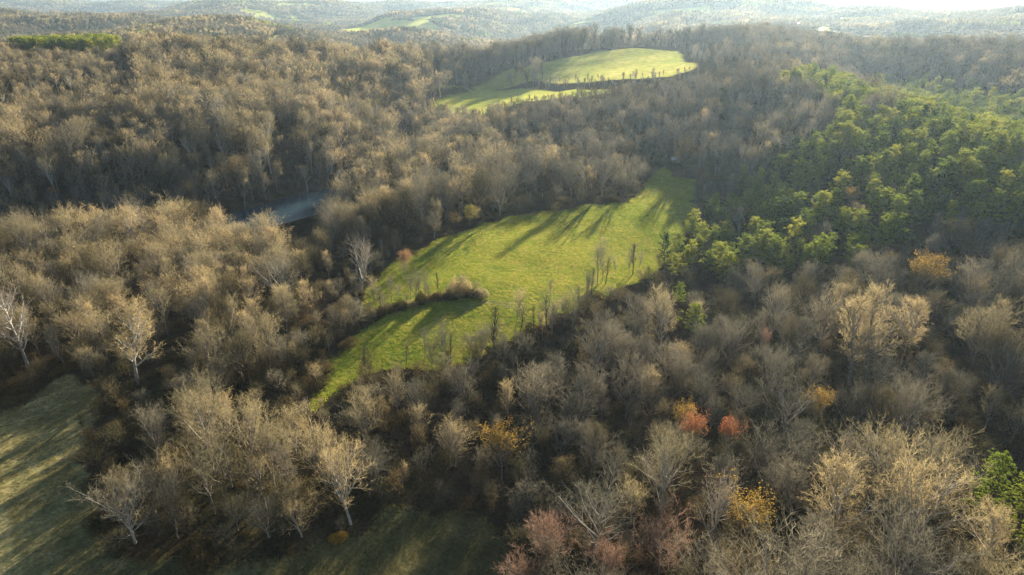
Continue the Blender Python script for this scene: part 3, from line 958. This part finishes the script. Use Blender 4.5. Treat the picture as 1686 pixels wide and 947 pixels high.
sp = np.where(u2 < .62 * warm, 0, np.where(u2 < .62 * warm + .22, 2, 1))   # tan, brown, grey
form = rs.randint(0, 4, len(x))
variant = sp * 4 + form
pv = rs.choice([0, 1, 2, 3], len(x), p=[.34, .28, .26, .12])
rot = rs.uniform(0, 6.283, len(x))
wide = rs.uniform(.75, 1.3, len(x))
wide = np.where((r > 600) & (Hs < 9), .62, wide)
Hs, r, z = Hs + 0, r, z
px, py = project(x, y, z + Hs * .75)
for hx_, hy_ in [t[:2] for t in TAKEN[-2 - len(SLIM):-len(SLIM)]]:        # the two bright pines stand in the sun
    _l = np.abs((x - hx_) * sdir.y - (y - hy_) * sdir.x) / math.hypot(sdir.x, sdir.y)
    _a = ((x - hx_) * sdir.x + (y - hy_) * sdir.y) / math.hypot(sdir.x, sdir.y)
    Hs = np.where((_l < 7) & (_a > 0) & (_a < 60), np.minimum(Hs, 6 + _a * .12), Hs)
for hx_, hy_, hH, hr in SEEN:
    d_ = math.hypot(hx_, hy_)
    hz = float(height(hx_, hy_)) + .38 * hH
    lat = np.abs(x * hy_ - y * hx_) / d_
    along = d_ - (x * hx_ + y * hy_) / d_
    room = CAM_Z + (hz - CAM_Z) * (1 - along / d_) - z
    m_ = (lat < hr + 1.5) & (along > 0) & (along < 60) & (Hs > room)
    gone |= m_ & (room < 4.5)
    Hs = np.where(m_, np.maximum(room, 4.5), Hs)
inview = ~gone & (px > 4) & (px < 1682) & (py > 10) & (py < 940)
score = np.where(inview, Hs / r, 0)

def pick(mask, n):
    idx = np.where(mask & inview)[0]
    return idx[np.argsort(-score[idx])][:n]
tx_, ty_ = rs.normal(0, .06, len(x)), rs.normal(0, .06, len(x))
n_hero_bare = sum(1 for o in C.objects if o.name.startswith('bare_tree'))
ind_b = pick(~is_pine, 300 - n_hero_bare)
ind_p = pick(is_pine, 300 - n_pine_hero)

# wording: zone, row, place in the row
def zone_of(k):
    if is_pine[k]:
        if ed[k] > 0:
            return 'pine plantation on the ridge' if x[k] < 300 else 'pines behind the ridge'
        return 'pines among bare trees' if px[k] > 1230 else 'pines beside the meadow'
    a, b = px[k], py[k]
    if b > 560:
        if a < 330: return 'wood by lower left field'
        if a < 620: return 'wood above bottom clearing'
        if a < 860: return 'wood left of dark hollow'
        if a < 1080: return 'dark hollow wood'
        if a < 1300: return 'wood round red-topped trees'
        if a < 1500: return 'lower right wood'
        return 'wood near bright green pines'
    if a < 300: return 'left wood below the hillside'
    if a < 620: return 'wood between creek and meadow'
    if a < 1100: return 'thicket under the meadow'
    if a < 1400: return 'grey wood below the pines'
    return 'grey wood at right edge'
def label_all(idx, what):
    zones = {}
    for k in idx:
        zones.setdefault(zone_of(k), []).append(int(k))
    out = {}
    for zn, ks in zones.items():
        ks.sort(key=lambda k: r[k])
        rows = [ks[i:i + 9] for i in range(0, len(ks), 9)]
        for ri, row in enumerate(rows):
            row.sort(key=lambda k: px[k])
            for ci, k in enumerate(row):
                rw = ['nearest', 'second', 'third', 'fourth', 'fifth', 'sixth', 'seventh', 'eighth', 'ninth', 'tenth', 'eleventh', 'twelfth', 'thirteenth', 'fourteenth', 'fifteenth', 'sixteenth', 'seventeenth', 'eighteenth', 'nineteenth', 'twentieth'][min(ri, 19)]
                pos = 'leftmost' if ci == 0 else ('rightmost' if ci == len(row) - 1 else ORD[ci] + ' from left')
                out[k] = f'{what(k)}, {pos}, {rw} row, {zn}'
    return out
FW = {'round': 'round-crowned', 'fan': 'fan-crowned', 'cone': 'pointed', 'spread': 'spreading'}
lab_b = label_all(ind_b, lambda k: f"{LIB[BARE[variant[k]]]['sp']} {FW[LIB[BARE[variant[k]]]['form']]} bare tree")
lab_p = label_all(ind_p, lambda k: 'dark green pine' if pv[k] == 3 else 'green pine')
for k in ind_b:
    k = int(k)
    plant('bare_tree', BARE[variant[k]], x[k], y[k], Hs[k], rot[k], lab_b[k], 'tree', 'bare trees of the near woods', wide[k], (tx_[k], ty_[k]), z=z[k] - .2)
for k in ind_p:
    k = int(k)
    plant('pine_tree', PINES[pv[k]], x[k], y[k], Hs[k], rot[k], lab_p[k], 'tree', 'pines of the plantation', wide[k], z=z[k] - .2)

# ------------------------------------------------------------------ geometry nodes: points carrying meshes, for what nobody could count
def instancer(name, pts, rots, scales, which, protos, label):
    me = bpy.data.meshes.new(name)
    me.vertices.add(len(pts))
    me.vertices.foreach_set('co', np.asarray(pts, np.float32).ravel())
    for n_, t_, arr in (('rot', 'FLOAT_VECTOR', rots), ('scl', 'FLOAT_VECTOR', scales)):
        a = me.attributes.new(n_, t_, 'POINT')
        a.data.foreach_set('vector', np.asarray(arr, np.float32).ravel())
    a = me.attributes.new('which', 'INT', 'POINT')
    a.data.foreach_set('value', np.asarray(which, np.int32))
    o = bpy.data.objects.new(name, me)
    C.objects.link(o)
    o['kind'] = 'stuff'
    o['label'] = label
    g = bpy.data.node_groups.new(name, 'GeometryNodeTree')
    g.interface.new_socket('Geometry', in_out='INPUT', socket_type='NodeSocketGeometry')
    g.interface.new_socket('Geometry', in_out='OUTPUT', socket_type='NodeSocketGeometry')
    N, L = g.nodes.new, g.links.new
    gi, go = N('NodeGroupInput'), N('NodeGroupOutput')
    def attr(n_, t_):
        q = N('GeometryNodeInputNamedAttribute'); q.data_type = t_; q.inputs['Name'].default_value = n_
        return q.outputs['Attribute']
    ar, asc, aw = attr('rot', 'FLOAT_VECTOR'), attr('scl', 'FLOAT_VECTOR'), attr('which', 'INT')
    e2r = N('FunctionNodeEulerToRotation'); L(ar, e2r.inputs[0])
    mtp = N('GeometryNodeMeshToPoints'); L(gi.outputs[0], mtp.inputs['Mesh'])
    j = N('GeometryNodeJoinGeometry')
    for k, po in enumerate(protos):
        oi = N('GeometryNodeObjectInfo'); oi.inputs['Object'].default_value = po; oi.inputs['As Instance'].default_value = True
        cmp_ = N('FunctionNodeCompare'); cmp_.data_type = 'INT'; cmp_.operation = 'EQUAL'
        L(aw, cmp_.inputs[2]); cmp_.inputs[3].default_value = k
        ip = N('GeometryNodeInstanceOnPoints')
        L(mtp.outputs[0], ip.inputs['Points']); L(cmp_.outputs[0], ip.inputs['Selection'])
        L(oi.outputs['Geometry'], ip.inputs['Instance']); L(e2r.outputs[0], ip.inputs['Rotation']); L(asc, ip.inputs['Scale'])
        L(ip.outputs[0], j.inputs[0])
    L(j.outputs[0], go.inputs[0])
    md = o.modifiers.new('scatter', 'NODES')
    md.node_group = g
    return o

own = gone.copy()
own[ind_b] = True
own[ind_p] = True
protos_b = [proto('bare_tree_' + BARE[k], LIB[BARE[k]]['all']) for k in range(12)]
protos_p = [proto('pine_tree_' + k, LIB[k]['all']) for k in PINES]
# lighter copies for the far part of the woods
MIDB = []
FARB = []
_s = 200
for spn, (tm, bm) in SPECS.items():
    for form_ in ('round', 'fan', 'tall', 'cone'):
        _s += 1
        w, t, tips = grow_tree(_s, 17, form_, n2=6, n3=4, n4=3, tw=.085, br=1.5)
        MIDB.append(proto('mid_tree_' + spn + form_, joined('mid_' + spn + form_, [(w, M['palebark' if form_ == 'tall' else bm]), (t, M[tm])])))
        if form_ in ('round', 'cone'):
            continue
        w, t, tips = grow_tree(_s + 50, 17, form_, n2=4, n3=4, n4=2, tw=.17, br=1.9)
        o = proto('far_tree_' + spn + form_, joined('far_' + spn + form_, [(w, M[bm]), (t, M[tm])]))
        FARB.append(o)

Hn = np.array([LIB[k]['H'] for k in BARE])[variant]
frm3 = rs.choice([0, 1, 2, 3], len(x), p=[.3, .25, .27, .18])
variant = np.where(r > 330, sp * 4 + frm3, variant)
s = np.where(r > 330, Hs / 17, Hs / Hn)
m = ~own & ~is_pine & (r < 620)
instancer('bare_woodland', np.c_[x, y, z - .2][m], np.c_[tx_, ty_, rot][m], np.c_[s * wide, s * wide, s][m], np.where(r > 330, variant + 12, variant)[m], protos_b + MIDB, 'bare grey and tan woodland filling the slopes behind the nearest trees')
m = ~own & ~is_pine & (r >= 620)
s = Hs / 17
instancer('distant_woodland', np.c_[x, y, z - .2][m], np.c_[tx_, ty_, rot][m], np.c_[s * wide, s * wide, s][m], (sp * 2 + form % 2)[m], FARB, 'hazy tan and grey bare woods covering the plateau')
m = ~own & is_pine
s = Hs / np.array([LIB[k]['H'] for k in PINES])[pv]
instancer('pine_wood', np.c_[x, y, z - .2][m], np.c_[0 * x, 0 * x, rot][m], np.c_[s * wide, s * wide, s][m], pv[m], protos_p, 'remaining dense green pines along the ridge')
print('trees', len(x), 'pines', int(is_pine.sum()), 'bare ind', len(ind_b), float(r[ind_b].max()) if len(ind_b) else 0, 'pine ind', len(ind_p))

# undergrowth
ux, uy = scatter(4.6, 60, 620, 46, .5)
uz = height(ux, uy)
ue, _ = clearing(ux, uy)
k = (ue < -.5) & (uz > WATER_Z + .4) & (rs.rand(len(ux)) < np.where(ue > -9, .95, .62)) & ((dist_poly(ux, uy, RAVINE)[0] > 24) | (uy > 230) | (rs.rand(len(ux)) < .75)) & ((inpoly(ux, uy, GAP) == 0) | (rs.rand(len(ux)) < .1))
ux, uy, uz = ux[k], uy[k], uz[k]
us = rs.uniform(.45, 1.15, len(ux)) * (1 + .7 * fbm(ux / 25, uy / 25, 44, 2))
UB = [proto('brush_' + str(k), me_of('brush_' + str(k), grow_bush(30 + k, 3.6, 1.9, 620, .07, 1.3), M[mm])) for k, mm in enumerate(('brush', 'brown', 'brush'))]
for k, (fm, mm) in enumerate((('fan', 'brown'), ('round', 'grey'), ('slim', 'brush'), ('spread', 'brown'))):
    w, t, tips = grow_tree(400 + k, 6.5, fm, n2=5, n3=4, n4=3, tw=.05, br=.8)
    UB.append(proto('young_' + str(k), joined('young_' + str(k), [(w, M['darkbark']), (t, M[mm])])))
instancer('undergrowth', np.c_[ux, uy, uz], np.c_[rs.normal(0, .12, len(ux)), rs.normal(0, .12, len(ux)), rs.uniform(0, 6.28, len(ux))], np.c_[us * rs.uniform(.9, 1.7, len(ux)), us * rs.uniform(.8, 1.3, len(ux)), us], rs.randint(0, 7, len(ux)), UB, 'brown brush, brambles and young growth under the bare trees')

# grass tufts on the nearer meadows
gx, gy = scatter(.75, 70, 430, 42, .5)
ge, _ = clearing(gx, gy)
k = (ge > -1.0) & (rs.rand(len(gx)) < .55 + .45 * (vnoise(gx / 6, gy / 6, 3) > .55))
gx, gy = gx[k], gy[k]
gz = height(gx, gy)
def tuft(seed, n, h, sprd):
    rng = random.Random(seed); s_ = Shape()
    for _ in range(n):
        p = Vector((rng.gauss(0, sprd), rng.gauss(0, sprd), -.02))
        s_.blade(p, p + Vector((rng.uniform(-.5, .5), rng.uniform(-.5, .5), 1)) * h * rng.uniform(.5, 1.2), .06, rng)
    return s_
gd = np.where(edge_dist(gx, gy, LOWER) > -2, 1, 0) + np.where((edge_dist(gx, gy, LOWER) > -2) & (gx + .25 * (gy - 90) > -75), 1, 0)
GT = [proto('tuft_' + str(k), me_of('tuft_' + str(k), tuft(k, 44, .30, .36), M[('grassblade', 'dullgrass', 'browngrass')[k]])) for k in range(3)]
gs = rs.uniform(.6, 1.3, len(gx))
instancer('meadow_grass', np.c_[gx, gy, gz], np.c_[0 * gx, 0 * gx, rs.uniform(0, 6.28, len(gx))], np.c_[gs, gs, gs], gd, GT, 'short tufted grass of the meadows')
print('brush', len(ux), 'tufts', len(gx))

# ------------------------------------------------------------------ far forest: patches of low-detail crowns laid over the hills
def far_patch(seed, size, n, H, mats, blades=26, w=.55):
    rng = random.Random(seed)
    groups = {m_: Shape() for m_ in mats}
    for i in range(n):
        cx, cy = rng.uniform(-size / 2, size / 2), rng.uniform(-size / 2, size / 2)
        h = H * rng.uniform(.7, 1.15)
        rad = H * rng.uniform(.24, .36)
        sh = groups[mats[rng.randrange(len(mats))]]
        for b_ in range(blades):
            a, q = rng.uniform(0, 6.28), rng.random()
            el = math.asin(q)
            p = Vector((cx + math.cos(a) * math.cos(el) * rad, cy + math.sin(a) * math.cos(el) * rad, h - rad * 1.5 + math.sin(el) * rad * 1.4))
            base = Vector((cx + (p.x - cx) * .35, cy + (p.y - cy) * .35, p.z - rad * rng.uniform(.7, 1.2)))
            sh.blade(base, p, w * H / 15 * 2.2, rng)
        sh.blade(Vector((cx, cy, -2)), Vector((cx, cy, h * .8)), .5, rng)
    return joined('far_patch', [(s_, M[m_]) for m_, s_ in groups.items()])
FP = [proto('wood_patch_' + str(k), far_patch(300 + k, 62, 62, 15, mm)) for k, mm in enumerate((('tan', 'grey', 'brown'), ('grey', 'brown', 'grey'), ('tan', 'brown', 'tan')))]
FP.append(proto('wood_patch_pine', far_patch(310, 62, 70, 13, ('pine', 'pine', 'dark'))))
fx, fy = scatter(50, NEAR_R - 20, 4200, 44, .25)
f2x, f2y = scatter(125, 4150, 15000, 42, .25)
fs = np.concatenate([np.full(len(fx), 1.0), np.full(len(f2x), 2.4)])
fx, fy = np.concatenate([fx, f2x]), np.concatenate([fy, f2y])
fr = np.hypot(fx, fy)
past = (fbm(fx / 420, fy / 260, 5, 2) > .25) & (fr > 2600)
k = (far_open(fx, fy) < -18) & ~past
fx, fy, fs, fr = fx[k], fy[k], fs[k], fr[k]
fz = height(fx, fy)
hx, hy = height(fx + 25, fy) - height(fx - 25, fy), height(fx, fy + 25) - height(fx, fy - 25)
rots = np.c_[np.arctan(hy / 50), -np.arctan(hx / 50), 0 * fx]
sc = inpoly(fx, fy, SCRUB)
zs = np.where(sc, .38, 1.0) * np.where(fs > 2, .5, 1)
fw = np.where(rs.rand(len(fx)) < .04, 3, rs.randint(0, 3, len(fx)))
instancer('far_forest', np.c_[fx, fy, fz], rots, np.c_[fs, fs, fs * zs], fw, FP, 'far-off bare woods fading into blue haze over rolling hills')
print('patches', len(fx))

# ------------------------------------------------------------------ buildings
def box(s, x0, x1, y0, y1, z0, z1):
    b = len(s.v)
    s.v += [(x0, y0, z0), (x1, y0, z0), (x1, y1, z0), (x0, y1, z0), (x0, y0, z1), (x1, y0, z1), (x1, y1, z1), (x0, y1, z1)]
    s.f += [tuple(b + i for i in q) for q in ((0, 3, 2, 1), (4, 5, 6, 7), (0, 1, 5, 4), (1, 2, 6, 5), (2, 3, 7, 6), (3, 0, 4, 7))]
def building(name, px, py, L, W, H, rh, label, cat, rz=0., n_win=3):
    X, Y = ground(px, py)
    root = bpy.data.objects.new(name, None)
    root.location = (X, Y, float(height(X, Y)))
    root.rotation_euler = (0, 0, rz)
    C.objects.link(root)
    tag(root, label, cat)
    def part(nm, s, mat, parent):
        o = bpy.data.objects.new(nm, me_of(nm, s, mat)); o.parent = parent; C.objects.link(o); return o
    s_ = Shape(); l, w_ = L / 2, W / 2
    s_.v += [(-l, -w_, -2), (l, -w_, -2), (l, w_, -2), (-l, w_, -2), (-l, -w_, H), (l, -w_, H), (l, w_, H), (-l, w_, H), (-l, 0, H + rh), (l, 0, H + rh)]
    s_.f += [(0, 1, 5, 4), (2, 3, 7, 6), (1, 2, 6, 9, 5), (3, 0, 4, 8, 7)]
    part('wall', s_, M['siding'], root)
    for sg in (-1, 1):
        q = Shape(); o_ = .5; t = .18
        ys, ye = 0, sg * (w_ + o_)
        ze = H - rh * o_ / w_
        q.v += [(-l - o_, ys, H + rh + .02), (l + o_, ys, H + rh + .02), (l + o_, ye, ze), (-l - o_, ye, ze), (-l - o_, ys, H + rh + t), (l + o_, ys, H + rh + t), (l + o_, ye, ze + t), (-l - o_, ye, ze + t)]
        q.f += [(0, 3, 2, 1), (4, 5, 6, 7), (0, 1, 5, 4), (1, 2, 6, 5), (2, 3, 7, 6), (3, 0, 4, 7)]
        part('roof', q, M['roof'], root)
    q = Shape(); box(q, -l * .12, l * .12, -w_ - .06, -w_ + .02, 0, min(2.3, H - .3)); part('door', q, M['door'], root)
    for k_ in range(n_win):
        cx_ = -l * .8 + 1.6 * l * (k_ + .5) / n_win
        if abs(cx_) < l * .2:
            cx_ += l * .25
        q = Shape(); box(q, cx_ - .5, cx_ + .5, -w_ - .05, -w_ + .02, 1.0, min(2.1, H - .4)); part('window', q, M['glass'], root)
building('house', 1308, 44, 22, 12, 5, 4, 'white-roofed house beside the driveway on the far hazy hill', 'house', .2, 5)
building('barn', 1493, 92, 26, 10, 3.6, 2.6, 'long low pale-roofed barn in the hazy scrub right of centre', 'barn', -.1, 4)
building('cottage', 1384, 34, 16, 10, 4, 3, 'pale cottage at the upper end of the far driveway', 'house', .9, 3)
building('shed', 1111, 268, 4.4, 3.4, 2.3, .8, 'small white shed at the narrow top end of the sunlit meadow', 'shed', .15, 1)

# ------------------------------------------------------------------ haze over the whole scene
def haze():
    s_ = Shape()
    box(s_, -26000, 26000, -26000, 26000, -160, 175)
    m = bpy.data.materials.new('haze')
    m.use_nodes = True
    nt = m.node_tree
    nt.nodes.clear()
    out = nt.nodes.new('ShaderNodeOutputMaterial')
    v = nt.nodes.new('ShaderNodeVolumePrincipled')
    v.inputs['Color'].default_value = (.60, .81, 1.0, 1)
    v.inputs['Density'].default_value = HAZE_DENSITY
    v.inputs['Anisotropy'].default_value = HAZE_G
    nt.links.new(v.outputs[0], out.inputs['Volume'])
    o = bpy.data.objects.new('haze', me_of('haze', s_, m))
    o['kind'] = 'stuff'
    o['label'] = 'thin sunlit haze over the valley'
    C.objects.link(o)
_v = height(*[a.ravel() for a in np.meshgrid(np.linspace(-24000, 24000, 200), np.linspace(-24000, 24000, 200))])
print('land', _v.min(), _v.max())
haze()
